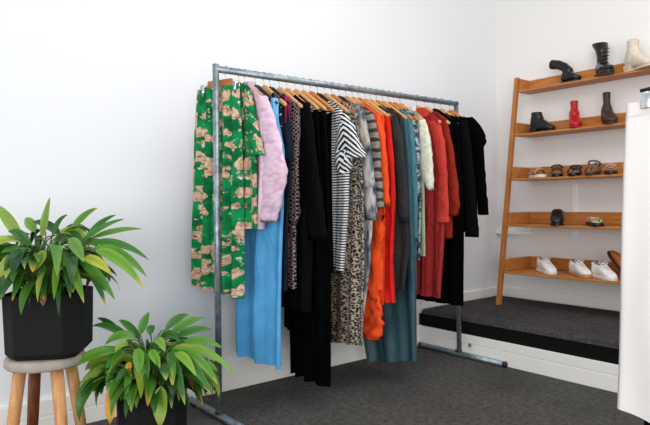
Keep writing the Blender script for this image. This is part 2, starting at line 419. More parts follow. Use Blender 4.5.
# ------------------------------------------------------------------ garments
def panel_body(X, rows, far=None, nw=.085, scoop=.05, follow=True, T=.011, A=(.003, .016), nf=3.5, ph=0., ncol=44, nrow=36, hem=0., seed=0, hem_far=0.):
    """a hanging, folded, hollow fabric body in the plane x = X.
    rows: (v, u_near[, u_far]) outline pixels from the top to the hem; the far side mirrors the near one when not given"""
    tab = []
    for r in rows:
        if r[0] == 'm': tab.append(r[1:]); continue
        p = atX(r[1], r[0], X); yn = p.y
        yf = atX(r[2], r[0], X).y if len(r) > 2 and r[2] else max(.10, -yn*.97)
        tab.append((p.z, yn, yf))
    z0, z1 = tab[0][0], tab[-1][0]
    tt = [((z0-a[0])/(z0-z1), a[1], a[2]) for a in tab]
    for i in range(1, len(tt)):
        if tt[i][0] <= tt[i-1][0]: tt[i] = (tt[i-1][0]+1e-3, *tt[i][1:])
    mb = MB(); P_, U_ = [], []
    for i in range(nrow+1):
        t = i/nrow; yn, yf = interp(tt, t)
        row, uvr = [], []
        for side in (0, 1):
            for j in range(ncol+1):
                if side and j in (0, ncol): continue
                s = j/ncol if side == 0 else 1-j/ncol
                y = lerp(yf, yn, s)
                if follow:
                    yt = lerp(tt[0][2], tt[0][1], s)
                    zt = zarm(yt)+.005
                    if abs(yt) < nw: zt = zarm(nw)+.005 - scoop*(1-(yt/nw)**2)*(1 if side == 0 else .35)
                else:
                    zt = z0
                k = (.5+.5*mnoise.noise(Vector((s*6+seed*3.1, 0, seed*7.7))))
                zb = z1 + hem*(k-.5)*2*.03 + hem_far*(1-s)
                z = lerp(zt, zb, t)
                prof = (max(0, 1-(2*s-1)**2))**.22
                amp = lerp(A[0], A[1], min(1, t*1.3))
                wob = mnoise.noise(Vector((s*3, t*1.6, seed*5.3)))
                f = amp*(math.sin(2*PI*nf*s+ph+1.4*wob) + .35*math.sin(2*PI*nf*2.3*s+ph*2+2*wob))
                f += .004*mnoise.noise(Vector((y*18, z*7, seed*2.1)))
                x = X + (-1 if side == 0 else 1)*T*prof*(lerp(1.3, 1., t/.1) if t < .1 else lerp(1, 1.15, t)) + f*(.35+.65*prof)
                if t < .12: x = X + (x-X)*lerp(1.0, 1, t/.12)
                row.append((x, y, z)); uvr.append((y if side == 0 else y+.5, z))
        P_.append(row); U_.append(uvr)
    # a rounded hem returning inside, so the bottom is a folded edge and the inside is dark
    last = P_[-1]
    mb.grid(P_, U_, closed=True)
    mb.grid([last, [(X+(x-X)*.75, lerp(y, (tt[-1][1]+tt[-1][2])/2, .02), z+.015) for x, y, z in last]], [U_[-1], U_[-1]], closed=True)
    return mb
def tube_sleeve(X, rows, T=.02, n=18, seed=0, wr=.004, sub=5, dx=0.):
    """rows (v, u_left, u_right): a hanging sleeve in the plane x = X"""
    key = []
    for v, ul, ur in rows:
        a = atX(ul-.6, v, X); b = atX(ur-1.8, v, X); key.append(((a.y+b.y)/2, (a.z+b.z)/2, abs(a.y-b.y)/2))
    pts = []
    for i, (a, b) in enumerate(zip(key, key[1:])):
        for k in range(sub): pts.append(tuple(lerp(p, q, k/sub) for p, q in zip(a, b)))
    pts.append(key[-1])
    mb = MB(); rws, uvs = [], []; L = 0; prev = None
    for i, (y, z, w) in enumerate(pts):
        if prev: L += math.hypot(y-prev[0], z-prev[1])
        prev = (y, z); fr = i/(len(pts)-1); r_, u_ = [], []
        th = T*(.55+.45*min(1, fr*4))
        for k in range(n):
            q = 2*PI*k/n
            cx = math.copysign(abs(math.cos(q))**.8, math.cos(q)); sy = math.sin(q)
            nn = mnoise.noise(Vector((sy*2.2+seed, z*26, cx*1.5+seed*3)))*wr*1.6
            r_.append((X+dx*fr+cx*th+nn, y+sy*(w+nn*.6), z+.003*mnoise.noise(Vector((k*.9, z*12, seed)))))
            u_.append((abs(k/n-.5)*w*4, -L))
        rws.append(r_); uvs.append(u_)
    last = rws[-1]; cx = X+dx; cy = pts[-1][0]
    rws.append([(cx+(x-cx)*.8, cy+(y-cy)*.85, z+.014) for x, y, z in last]); uvs.append(uvs[-1])
    ix = mb.grid(rws, uvs, closed=True); mb.cap(ix[0]); mb.cap(ix[-1], True)
    return mb
def mirror_sleeve(mb):
    m = MB(); m.v = [Vector((v.x, -v.y, v.z)) for v in mb.v]; m.f = list(mb.f); m.uv = list(mb.uv); m.c = list(mb.c); return m
GR = 'clothes hanging on the steel rack'
seedc = [0]
def garment(name, label, cat, u, m, rows, sleeve=None, sm=None, cuff=False, dx=0, far_sleeve=True, **kw):
    X = railX(u)+dx; seedc[0] += 1
    root = thing(name, label, cat, (X, 0, RACK_H-.05), GR)
    kw.setdefault('ph', seedc[0]*1.3)
    bname = 'body'
    obj(bname, panel_body(X, rows, seed=seedc[0], **kw), m, root)
    if sleeve:
        mb = tube_sleeve(X, sleeve, seed=seedc[0])
        s = obj('sleeve', mb, sm or m, root)
        if far_sleeve: obj('sleeve', mirror_sleeve(mb), sm or m, root)
        if cuff:
            a, b = sleeve[-2], sleeve[-1]
            k = .55; mid = tuple(lerp(p, q, k) for p, q in zip(a, b))
            c_ = tube_sleeve(X, [(mid[0], mid[1]-.8, mid[2]+.8), (b[0]+.6, b[1]-.8, b[2]+.8)], T=.024, seed=seedc[0], wr=.001)
            obj('cuff', c_, sm or m, s)
    return root
def strap(root, X, y, z0, z1, w, m, name='strap'):
    mb = MB(); mb.box((X-.016, y-w/2, z1), (X+.016, y+w/2, z0)); obj(name, mb, m, root, bevel=.003)

def zrow(x): return x
# 1 green floral trousers on a clip hanger, turned a little on the rail
X = railX(226); TH = math.radians(22)
def yturn(u, z):
    lo, hi = -.45, .45
    for _ in range(40):
        y = (lo+hi)/2; d = Vector((X-y*math.sin(TH), y*math.cos(TH), z))-CAM
        if 325+FPX*d.dot(RT)/d.dot(FW) > u: lo = y
        else: hi = y
    return y
ch = thing('clip_hanger', 'wooden bar hanger with metal clips holding the green floral trousers', 'hanger', (X, 0, RACK_H), 'hangers along the clothes rail')
mb = MB(); mb.tube(hook_path(X), .0017, 6); obj('hook', mb, Mt['chrome'], ch)
ya, yb = yturn(208, 1.59), yturn(232.5, 1.59)
mb = MB(); mb.box((X-.007, yb, 1.572), (X+.007, ya, 1.610)); obj('shoulder_bar', mb, Mt['hang3'], ch, bevel=.006)
for y, e in ((yturn(204.5, 1.57), ya), (yturn(236, 1.57), yb)):
    mb = MB(); mb.box((X-.017, y-.011, 1.535), (X-.012, y+.011, 1.590)); mb.box((X+.012, y-.011, 1.535), (X+.017, y+.011, 1.590))
    mb.tube([(X, y-.013, 1.585), (X, y+.013, 1.585)], .010, 8); mb.tube([(X, e, 1.588), (X, y, 1.588)], .003, 6)
    obj('clip', mb, Mt['chrome'], ch)
g = garment('floral_trousers', 'green and tan floral wide-leg trousers hanging by the waist at the rack left end', 'trousers', 226, Mt['floral'],
        [('m', 1.572, yturn(239, 1.57), yturn(197, 1.57)), ('m', 1.35, yturn(241.5, 1.35), yturn(194, 1.35)), ('m', .95, yturn(243, .95), yturn(191.5, .95)), ('m', .575, yturn(243.5, .6), yturn(190.5, .6))],
        follow=False, T=.012, A=(.008, .024), nf=5.2, ph=.6, hem=.6, hem_far=.055)
g.rotation_euler.z = TH; ch.rotation_euler.z = TH
# 2 floral shirt
garment('floral_shirt', 'green and tan floral short-sleeved shirt hanging next to the matching trousers', 'shirt', 239, Mt['floral'],
        [(92, 250), (120, 255), (160, 257), (200, 258), (229, 258)], [(91, 243, 252), (110, 245, 256), (135, 247, 261), (150, 248, 264.5), (156, 249, 266)], A=(.003, .012), nw=.03, scoop=0)
# 3 lilac jacket
g = garment('quilted_jacket', 'pale lilac quilted jacket with long sleeve and soft collar', 'jacket', 245, Mt['quilt'],
        [(97, 264), (120, 268), (170, 268), (229, 264)], [(97, 256, 268), (110, 259, 273), (125, 261, 277.5), (150, 262, 284), (172, 261, 289), (200, 259, 284), (222, 257.5, 278)], nw=.04, scoop=.02, T=.014)
strap(g, railX(245), -.045, 1.60, 1.47, .03, Mt['lilacp'], 'collar')
# 4 sky blue jumpsuit on a black hanger
g = garment('blue_jumpsuit', 'sky blue wide-leg jumpsuit with thin straps on a black hanger', 'jumpsuit', 255.5, Mt['blue'],
        [(118, 278, 240), (150, 285, 236), (200, 284, 234), (260, 282, 235), (320, 282, 235), (369, 282, 236)], follow=False, T=.014, A=(.004, .022), nf=2.2, ph=2.2, hem=.3)
for y in (-.165, .165): strap(g, railX(255.5), y, zarm(y)+.006, 1.36, .022, Mt['bluestrap'])
# 5 dark print blouse
garment('print_blouse', 'black and white speckled blouse mostly hidden between the lilac jacket and blue straps', 'blouse', 264, Mt['darkprint'],
        [(99, 281), (120, 282), (170, 282), (215, 282)], nw=.095)
# 6 navy top
g = garment('navy_top', 'dark navy top with magenta trim at the shoulder beside the blue straps', 'top', 270, Mt['navy'],
        [(104, 287), (125, 290), (160, 293), (220, 289), (291, 288)], [(103, 280, 288), (125, 282, 291), (145, 283, 293.5), (161, 284, 294)], nw=.095)
strap(g, railX(270), -.148, 1.53, 1.40, .006, Mt['magenta'], 'trim')
# 7 chain print
garment('print_dress', 'black dress with a pinkish chain-link print between navy top and black coat', 'dress', 279.5, Mt['geo'],
        [(104, 297), (125, 298), (170, 299), (215, 300), (222, 297), (289, 297)], [(103, 291, 301), (130, 291, 301), (170, 290, 299), (212, 290, 301), (222, 291, 298)], nw=.2)
# 8 black coat
garment('black_coat', 'black long-sleeved coat with sleeve ending halfway down, left of the long black dresses', 'coat', 287, Mt['black1'],
        [(104, 308), (140, 311), (200, 312), (260, 311), (312, 309.5)], [(104, 299, 311.5), (130, 301, 315), (160, 303, 318), (200, 306, 324), (240, 309, 329)], nw=.085, T=.013)
# 9 long black dress
garment('long_dress', 'longest plain black dress, its hem nearly touching the carpet', 'dress', 295.5, Mt['black2'],
        [(107, 318), (150, 320, 284), (250, 325, 287), (330, 329, 290), (386, 329, 292)], nw=.2, A=(.003, .016), T=.014, hem=.5)
garment('black_dress', 'black sleeveless dress hanging right behind the longest black dress', 'dress', 303, Mt['black3'],
        [(109, 326), (150, 328), (250, 331), (340, 332)], nw=.2, scoop=.03)
garment('black_tunic', 'short black tunic pressed against the black and white striped shirt', 'tunic', 310.6, Mt['black2'],
        [(111, 332), (150, 332), (200, 333), (272, 335)], nw=.2, T=.012)
# striped shirt
g = garment('striped_shirt', 'black and white striped shirt with flared ruffle sleeves', 'top', 317.5, Mt['stripe'],
        [(115, 342), (140, 349), (180, 350), (220, 349), (271, 345)], [(114, 339, 348), (128, 339, 356), (143, 337, 361), (152, 336, 365), (159, 339, 367)], sm=Mt['stripe_d'], nw=.11, T=.013)
X = railX(317.5)
mb = tube_sleeve(X-.006, [(150, 337, 352), (160, 336, 353), (168, 338, 352), (174, 342, 349)], T=.022, seed=4, wr=.008); obj('ruffle', mb, Mt['stripe_d'], g)
garment('leopard_skirt', 'brown leopard print slip dress seen below the hem of the striped shirt', 'dress', 325, Mt['leo1'],
        [(117, 350), (150, 351), (220, 352), (280, 348), (342, 347)], nw=.2)
garment('leopard_dress', 'beige and black leopard print long dress beside the grey tie-dye dress', 'dress', 332, Mt['leo2'],
        [(118, 357), (150, 360), (200, 364), (270, 364), (346, 362)], nw=.09, A=(.004, .016), hem_far=-.03)
garment('tie_dye_dress', 'pale grey tie-dye long dress with blue and tan blotches', 'dress', 339, Mt['tiedye'],
        [(116, 363), (150, 368), (220, 373), (270, 370), (300, 366), (338, 362)], [(113, 357, 366), (140, 361, 371), (180, 364, 376), (220, 366, 379)], nw=.10)
garment('striped_cardigan', 'grey striped knit cardigan with rolled cuff beside the orange shirt', 'cardigan', 346, Mt['plaid'],
        [(116, 371), (150, 374), (190, 374), (225, 374)], [(113, 363, 374), (135, 369, 380), (165, 372, 382.5), (190, 373, 384), (207, 375, 384)], cuff=True, nw=.095)
g = garment('orange_jumpsuit', 'orange long-sleeved jumpsuit with its lower part tied in a knot at the bottom', 'jumpsuit', 352.5, Mt['orange'],
        [(116, 378), (160, 382), (220, 383), (290, 383)], [(114, 370, 381), (135, 376, 386), (170, 379, 389), (207, 382, 391)], nw=.085)
X = railX(352.5)
mb = tube_sleeve(X-.006, [(215, 370, 385), (250, 368, 384), (285, 368, 381), (300, 366, 381), (314, 362, 383), (325, 361, 384), (334, 362, 383), (339, 367, 379)], T=.027, seed=9, wr=.018); obj('knotted_leg', mb, Mt['orange'], g)
garment('orange_dress', 'bright orange slip dress with thin shoulders left of the red dress', 'dress', 358.5, Mt['orange2'],
        [(119, 384), (160, 385), (210, 385), (270, 384), (305, 383)], nw=.2)
g = garment('red_dress', 'red sleeveless dress with a ruffled hem between orange and charcoal clothes', 'dress', 365, Mt['red'],
        [(120, 390), (160, 394), (200, 396), (265, 394), (285, 395), (303, 396, 372)], nw=.2, hem=.5, A=(.003, .016), nf=5)
garment('charcoal_cardigan', 'dark charcoal draped cardigan with pointed hem and long sleeve', 'cardigan', 370.5, Mt['charcoal'],
        [(119, 398), (160, 403), (220, 408), (250, 410), (290, 405)], [(117, 388, 399), (140, 393, 404), (175, 397, 408), (223, 401, 410)], nw=.085, hem_far=-.08)
garment('slate_shirt', 'slate grey shirt squeezed between charcoal cardigan and dark teal dress', 'shirt', 376.5, Mt['charcoal2'],
        [(120, 402), (160, 406), (200, 409), (235, 409)], nw=.1)
garment('satin_dress', 'dark teal satin long dress with a plain hem near the carpet', 'dress', 382.6, Mt['satin'],
        [(121, 407), (160, 411), (240, 415), (300, 417), (361, 418, 368)], nw=.2, T=.014, A=(.003, .022), nf=2.2, hem=.2, hem_far=-.085)
garment('teal_shirt', 'dusty teal long-sleeved shirt with a knotted cuff', 'shirt', 388.7, Mt['tealblue'],
        [(121, 410), (160, 414), (220, 415), (290, 415.5)], [(119, 403, 413), (140, 407, 416), (180, 410, 418), (222, 409, 419), (238, 408, 418)], cuff=True, nw=.1)
garment('print_shirt', 'blue grey mottled print shirt left of the sage and cream top', 'shirt', 394, Mt['bluegrey'],
        [(121, 415), (150, 419), (200, 421), (260, 420)], [(119, 408, 418), (150, 413, 421), (200, 414, 421)], nw=.09)
garment('sage_top', 'pale sage green long top with a cream lace sleeve', 'top', 400, Mt['palesage'],
        [(123, 422), (160, 424), (200, 425), (256, 426)], [(120, 417, 427), (138, 420, 431.5), (158, 418, 434), (174, 422, 435), (190, 429, 435)], sm=Mt['cream'], nw=.1)
g = garment('coral_shirtdress', 'coral red shirt dress with rolled long sleeve and pointed collar', 'dress', 416.5, Mt['coral2'],
        [(124, 440), (160, 443), (220, 446), (260, 444), (298, 441)], [(121, 429, 441), (140, 434, 446), (175, 439, 449), (210, 440, 450), (222, 438, 450)], sm=Mt['coral'], cuff=True, nw=.075, scoop=.0)
X = railX(416.5)
mb = MB(); mb.grid([[(X-.014, -.01, 1.585), (X-.014, -.06, 1.585), (X-.012, -.1, 1.565)], [(X-.022, -.02, 1.53), (X-.024, -.07, 1.52), (X-.022, -.12, 1.53)]]); obj('collar', mb, Mt['coral'], g)
mb = MB(); mb.box((X-.012, .0, 1.545), (X-.010, .05, 1.60)); tg = obj('price_tag', mb, Mt['white'], g); tg['label'] = 'white paper tag'
garment('rust_shirt', 'rust red long-sleeved shirt between the coral dress and black coat', 'shirt', 425.4, Mt['rust'],
        [(124, 448), (160, 451), (200, 452), (238, 452)], [(122, 438, 449), (145, 444, 454), (180, 448, 459), (205, 450, 461.5), (216, 452, 459)], nw=.07)
garment('black_overcoat', 'long black coat with stand collar whose hem hangs above the far rack foot', 'coat', 434, Mt['black2'],
        [(123, 458), (160, 461), (220, 464), (306, 463, 416)], nw=.085, scoop=-.03, T=.016, A=(.002, .01))
garment('black_jacket', 'black jacket with long straight sleeve ending above the step, second from the right end', 'jacket', 441, Mt['black1'],
        [(123, 462), (160, 466), (232, 466)], [(121, 455, 468), (140, 460, 472), (175, 463, 476), (215, 465, 479), (237, 466, 481)], nw=.095, T=.016)
garment('black_cape_top', 'black cape-shouldered top at the right end of the rack', 'top', 450, Mt['black2'],
        [(122, 470), (160, 476), (214, 478)], [(118, 458, 474), (126, 464, 482), (136, 470, 487.5), (142, 473, 488), (147, 475, 485), (175, 477, 487), (200, 478, 489), (215, 479, 490)], nw=.095, T=.016)
hl = [(239, H1, 'beech hanger under the green floral shirt'), (245, H1, 'beech hanger inside the lilac quilted jacket'), (255.5, H3, 'black hanger carrying the sky blue jumpsuit straps'),
 (264, H1, 'beech hanger just behind the first black hanger'), (270, H3, 'black hanger inside the navy top'), (279.5, H1, 'beech hanger carrying the chain print dress'),
 (287, H1, 'beech hanger inside the black long-sleeved coat'), (295.5, H1, 'beech hanger carrying the longest black dress'), (303, H1, 'beech hanger of the black sleeveless dress behind the longest one'),
 (310.6, H2, 'darker orange wooden hanger left of the striped shirt'), (317.5, H3, 'black hanger carrying the striped shirt'), (325, H1, 'beech hanger of the brown leopard slip dress'),
 (332, H2, 'orange wooden hanger of the beige leopard dress'), (339, H3, 'black hanger carrying the tie-dye dress'), (346, H1, 'beech hanger inside the grey striped cardigan'),
 (352.5, H1, 'beech hanger inside the orange jumpsuit'), (358.5, H2, 'orange wooden hanger of the bright orange slip dress'), (365, H1, 'beech hanger carrying the red dress'),
 (370.5, H1, 'beech hanger inside the charcoal cardigan'), (376.5, H2, 'orange wooden hanger of the slate shirt'), (382.6, H1, 'beech hanger of the dark teal satin dress'),
 (388.7, H2, 'orange wooden hanger inside the dusty teal shirt'), (394, H2, 'orange wooden hanger of the blue grey print shirt'), (400, H1, 'beech hanger of the sage top with cream sleeve'),
 (416.5, H1, 'beech hanger under the coral dress collar'), (425.4, H1, 'beech hanger of the rust shirt'),
 (434, H3, 'black hanger inside the long black coat'), (441, H1, 'beech hanger of the black jacket, second from the right end'), (450, H2, 'orange wooden hanger at the right end of the rail')]
for u, pr, lb in hl:
    o = hang(u, pr, lb)
    if u == 239: o.scale = (1, .66, 1)
    else: o.scale = (1, 1, 1)

# ------------------------------------------------------------------ ladder shelf
ZT, ZB, XT, XB = 1.837, .501, 2.585, 2.382
def xfront(z): return XB + (z-ZB)/(ZT-ZB)*(XT-XB)
Y0, Y1 = .092, -1.16
shelf = thing('ladder_shelf', 'tall oak ladder shelf with five trays leaning on the right wall', 'shelf', (2.55, (Y0+Y1)/2, ZP))
for Y in (Y0, Y1-.032):
    mb = MB(); zt, zb = ZT+.1, ZP
    lo = [Vector((xfront(zb)+d, Y+e, zb)) for d, e in ((-.012, 0), (.026, 0), (.026, .030), (-.012, .030))]
    hi = [Vector((xfront(zt)+d, Y+e, zt)) for d, e in ((-.012, 0), (.022, 0), (.022, .030), (-.012, .030))]
    mb.prism([lo, hi]); obj('side_rail', mb, Mt['oakleg'], shelf, bevel=.004, smooth=False)
SZ = [ZT, lerp(ZT, ZB, .25)+.004, lerp(ZT, ZB, .5)+.008, lerp(ZT, ZB, .75)+.005, ZB]
for z in SZ:
    x0 = xfront(z); x1 = W-.004
    mb = MB(); mb.box((x0, Y1, z-.015), (x1, Y0, z)); s = obj('shelf_board', mb, Mt['oak'], shelf, bevel=.003, smooth=False)
    mb = MB(); mb.box((x1-.016, Y1, z+.0005), (x1, Y0, z+.088)); obj('back_board', mb, Mt['oak'], s, bevel=.003, smooth=False)
    for Y in (Y0-.016, Y1):
        mb = MB(); mb.box((x0+.02, Y, z+.0005), (x1-.0165, Y+.016, z+.088)); obj('end_board', mb, Mt['oak'], s, bevel=.003, smooth=False)

# ------------------------------------------------------------------ shoes
SH = {}
for k, c, r in [('blk', '#141516', .35), ('blkp', '#0f1011', .2), ('red', '#b3161d', .35), ('brn', '#3d2a24', .5), ('cream', '#d8cbb8', .7), ('wht', '#eeebe6', .6),
                ('tan', '#a4552c', .45), ('rosegold', '#b88a70', .35), ('taupe', '#6f5a50', .5), ('gum', '#b98f63', .7), ('solew', '#e3ded6', .7), ('insole', '#8a6a4e', .7), ('grey', '#8b8580', .6)]:
    SH[k] = plain('shoe_'+k, c, r, 0, .4, 60, .1, .05)
def leoshoe():
    t = NT('shoe_leopard', .6); v = t.uv(1, 1, obj=True); d = t.vor(v, 70)
    t.col(t.ramp(d, [(.25, srgb('#2a1c12')), (.4, srgb('#3a281a')), (.5, srgb('#cdb694'))])); return t.m
SH['leo'] = leoshoe()
def frame(px, zshelf, fx, yaw, L=.2, w=.045):
    """placement: pixel of the shoe's middle on the tray at depth fraction fx; yaw 0 = toe towards -Y (to the right), 90 = toe to the room"""
    X = lerp(xfront(zshelf)+.01, W-.03, fx)
    X = min(X, W-.026-(L/2*abs(math.sin(math.radians(yaw)))+w*abs(math.cos(math.radians(yaw)))))
    d = ray(*px); p = CAM + d*((X-CAM.x)/d.x)
    c = Vector((X, p.y, zshelf+.0008)); a = math.radians(yaw)
    tx = Vector((-math.sin(a), -math.cos(a), 0)); ty = Vector((-tx.y, tx.x, 0))
    return c, (lambda x, y, z: c + tx*x + ty*y + Vector((0, 0, z)))
def foot_loft(mb, fr, st, n=14):
    rows = []
    for x, w, zb, zt in st:
        h = (zt-zb)/2; zc = (zt+zb)/2
        rows.append([fr(x, w*math.copysign(abs(math.cos(q))**.75, math.cos(q)), zc+h*math.copysign(abs(math.sin(q))**.7, math.sin(q))) for q in [2*PI*k/n for k in range(n)]])
    mb.prism(rows)
def shaft_loft(mb, fr, st, n=14):
    rows = [[fr(cx+rx*math.cos(q), ry*math.sin(q), z) for q in [2*PI*k/n for k in range(n)]] for z, cx, rx, ry in st]
    mb.prism(rows)
def sole_mb(fr, L, w, z0, z1, toe=1.0):
    st = [(-.5, .55), (-.46, .75), (-.3, .82), (-.1, .75), (.1, .92), (.28, 1.0), (.4, .85), (.47, .55), (.5, .2)]
    mb = MB()
    up = [fr(x*L, w*k, 0) for x, k in st]; dn = [fr(x*L, -w*k, 0) for x, k in reversed(st)]
    ring = up+dn; mb.prism([[p+Vector((0, 0, z0)) for p in ring], [p+Vector((0, 0, z1)) for p in ring]]); return mb
def boot(px, z, fx, yaw, mat, label, L=.25, H=.22, w=.042, heel=.03, top=.05, name='ankle_boot', sole='blk', lean=0., group='boots on the ladder shelf', slim=1., cat='boot'):
    c, fr = frame(px, z, fx, yaw, L*1.02, w); root = thing(name, label, cat, c, group)
    mb = MB(); h = heel
    foot_loft(mb, fr, [(-.5*L, w*.35, h+.01, h+.06), (-.46*L, w*.7, h, h+.085), (-.3*L, w*.85, h*.95, h+.11), (-.1*L, w*.85, h*.6, h*.6+.10), (.1*L, w*.95, .012, .085), (.3*L, w, .008, .06), (.43*L, w*.7, .008, .046), (.49*L, w*.35, .01, .036), (.51*L, w*.1, .014, .026)])
    shaft_loft(mb, fr, [(h+.02, -.28*L, .05, w*.8), (h+.09, -.26*L, .052, w*.85), (lerp(h+.09, H, .4), -.27*L+lean*.3, .044*slim, w*.85*slim), (lerp(h+.09, H, .75), -.28*L+lean*.7, .046*slim, w*.9*slim), (H, -.28*L+lean, top, w*1.0*slim)])
    obj('upper', mb, mat, root, remesh=.005)
    obj('sole', sole_mb(fr, L*1.02, w*1.04, 0 if heel < .02 else .002, .011), SH[sole], root, bevel=.002)
    if heel >= .02:
        mb = MB(); mb.prism([[fr(-.5*L+a, b, 0) for a, b in ((0, -w*.6), (.055, -w*.65), (.055, w*.65), (0, w*.6))], [fr(-.5*L+a, b, h+.014) for a, b in ((0, -w*.7), (.075, -w*.75), (.075, w*.75), (0, w*.7))]])
        obj('heel', mb, SH[sole], root, bevel=.003, smooth=False)
    # black disc over the shaft top, coloured as the shade inside it
    mb = MB(); rg = [fr(-.28*L+lean+top*.82*math.cos(q), w*.82*slim*math.sin(q), H-.001) for q in [2*PI*k/14 for k in range(14)]]
    mb.prism([rg, [p+Vector((0, 0, .003)) for p in rg]]); obj('opening', mb, SH['blkp'], root)
    return root, fr
def cr(z): return z
# top tray: slumped boot, tall boot, cream boot
c, fr = frame((571, 79), SZ[0], .40, 5, .16)
root = thing('slouch_boot', 'black slouching boot with its shaft flopped to the left on the top tray', 'boot', c, 'boots on the ladder shelf')
mb = MB(); foot_loft(mb, fr, [(-.07, .02, .02, .07), (-.05, .036, .012, .085), (0, .04, .01, .08), (.04, .036, .01, .06), (.07, .02, .012, .04)])
pth = [fr(-.01, 0, .05), fr(-.02, 0, .085), fr(-.055, 0, .122), fr(-.10, 0, .146), fr(-.155, 0, .158)]
mb.tube(pth, [.034, .034, .032, .033, .036], 14); obj('shaft', mb, SH['blkp'], root, remesh=.005)
obj('sole', sole_mb(fr, .15, .04, 0, .012), SH['blk'], root, bevel=.002)
c, fr = frame((604, 75), SZ[0], .4, 48, .22)
root = thing('lace_boot', 'tall black lace-up boot standing with flared top on the top tray', 'boot', c, 'boots on the ladder shelf')
mb = MB(); foot_loft(mb, fr, [(-.10, .02, .03, .07), (-.08, .036, .02, .10), (-.02, .04, .018, .10), (.05, .042, .018, .07), (.10, .036, .018, .055), (.13, .02, .02, .042)])
shaft_loft(mb, fr, [(.04, -.045, .046, .034), (.09, -.04, .040, .033), (.14, -.038, .038, .034), (.185, -.055, .045, .040), (.215, -.078, .054, .048), (.235, -.092, .058, .052)])
mb2 = MB(); mb2.v = [v.copy() for v in mb.v]; obj('upper', mb, SH['blkp'], root, remesh=.005)
obj('sole', sole_mb(fr, .25, .044, 0, .022), SH['blk'], root, bevel=.003)
mb = MB(); 
for k in range(5):
    zz = .085+k*.022; xx = .012+.004*k; mb.tube([fr(xx-.004, -.025, zz), fr(xx+.004, 0, zz+.008), fr(xx-.004, .025, zz)], .0035, 6)
obj('laces', mb, SH['brn'], root)
boot((641, 69), SZ[0], .42, 28, SH['cream'], 'cream boot with a pale curved sole at the right of the top tray', L=.26, H=.205, heel=.035, top=.038, sole='cream', w=.044, slim=.85)
# second tray
boot((543, 128), SZ[1], .40, 8, SH['blk'], 'black pointed ankle boot at the left of the second tray', L=.20, H=.15, heel=.025, top=.042, slim=.95)
boot((575, 124), SZ[1], .40, 56, SH['red'], 'red ankle boot standing in the middle of the second tray', L=.19, H=.20, heel=.022, top=.028, slim=.68, sole='red')
boot((609, 120), SZ[1], .40, 50, SH['brn'], 'dark brown boot narrowing at the ankle right of the red boot', L=.20, H=.225, heel=.018, top=.032, slim=.62, sole='brn')
# third tray: five small shoes
def sandal(px, z, fx, yaw, um, label, sole='blk', L=.2, h=.012, arch=.048, back=True, toe=True):
    c, fr = frame(px, z, fx, yaw, L); root = thing('sandal', label, 'sandal', c, 'sandals on the third tray')
    obj('sole', sole_mb(fr, L, .04, 0, h+.01), SH[sole], root, bevel=.003)
    obj('insole', sole_mb(fr, L*.96, .036, h+.0102, h+.016), SH['insole'], root, bevel=.002)
    if toe:
        rows = []
        for x, k in ((.30, .05), (.18, .065), (.06, .06)):
            rows.append([fr(x*L, .043*math.cos(q), h+.012+k*.75*math.sin(q)) for q in [PI*j/10 for j in range(11)]])
        mb = MB(); mb.grid(rows); o = obj('toe_strap', mb, um, root); s = o.modifiers.new('s', 'SOLIDIFY'); s.thickness = .004
    if back:
        pts = [fr(-.22*L+.05*math.cos(q), .036*math.sin(q), h+.012+arch*(.8+.2*math.cos(q))) for q in [2*PI*j/16 for j in range(17)]]
        mb = MB(); mb.tube(pts, .006, 6, caps=False); obj('ankle_strap', mb, um, root)
        rows = []
        for x, k in ((-.48, .75), (-.42, .9), (-.3, .55)):
            rows.append([fr(x*L, .034*math.cos(q), h+.012+arch*k*math.sin(q)) for q in [PI*j/10 for j in range(11)]])
        mb = MB(); mb.grid(rows); o = obj('heel_counter', mb, um, root); s = o.modifiers.new('s', 'SOLIDIFY'); s.thickness = .004
    return root
sandal((537.5, 176), SZ[2], .35, 35, SH['rosegold'], 'rose gold and cream sandal at the left of the third tray', 'solew')
sandal((557, 176), SZ[2], .35, 60, SH['brn'], 'dark brown strappy sandal second from the left on the third tray', 'blk', arch=.06)
sandal((575, 175), SZ[2], .35, 70, SH['blk'], 'black sandal in the middle of the third tray', 'blk', arch=.05)
sandal((593, 174.5), SZ[2], .35, 75, SH['taupe'], 'taupe sandal with a tall heel counter on the third tray', 'brn', arch=.075)
sandal((611, 174), SZ[2], .35, 65, SH['rosegold'], 'sandal with black sole and metallic strap right of the taupe sandal', 'blk', arch=.045)
# fourth tray
c, fr = frame((557.5, 225), SZ[3], .35, 62)
root = thing('clog', 'black closed clog on the fourth tray', 'shoe', c, 'low shoes on the fourth tray')
mb = MB(); foot_loft(mb, fr, [(-.03, .040, .02, .10), (0, .046, .015, .115), (.05, .048, .012, .09), (.10, .042, .012, .065), (.125, .02, .015, .04)]); 
foot_loft(mb, fr, [(-.12, .025, .015, .045), (-.10, .038, .012, .05), (-.05, .042, .012, .045), (0, .042, .012, .04)])
obj('upper', mb, SH['blk'], root, remesh=.005); obj('sole', sole_mb(fr, .25, .047, 0, .018), SH['blkp'], root, bevel=.003)
c, fr = frame((594.5, 227), SZ[3], .3, 50)
root = thing('flat_shoe', 'leopard print flat shoe with black sole on the fourth tray', 'shoe', c, 'low shoes on the fourth tray')
mb = MB(); foot_loft(mb, fr, [(.0, .040, .02, .05), (.04, .042, .018, .062), (.08, .038, .016, .05), (.11, .02, .018, .036)]); foot_loft(mb, fr, [(-.11, .02, .02, .055), (-.09, .034, .018, .06), (-.03, .038, .018, .045), (.02, .04, .018, .045)])
obj('upper', mb, SH['leo'], root, remesh=.005); obj('sole', sole_mb(fr, .235, .044, 0, .024), SH['blk'], root, bevel=.003)
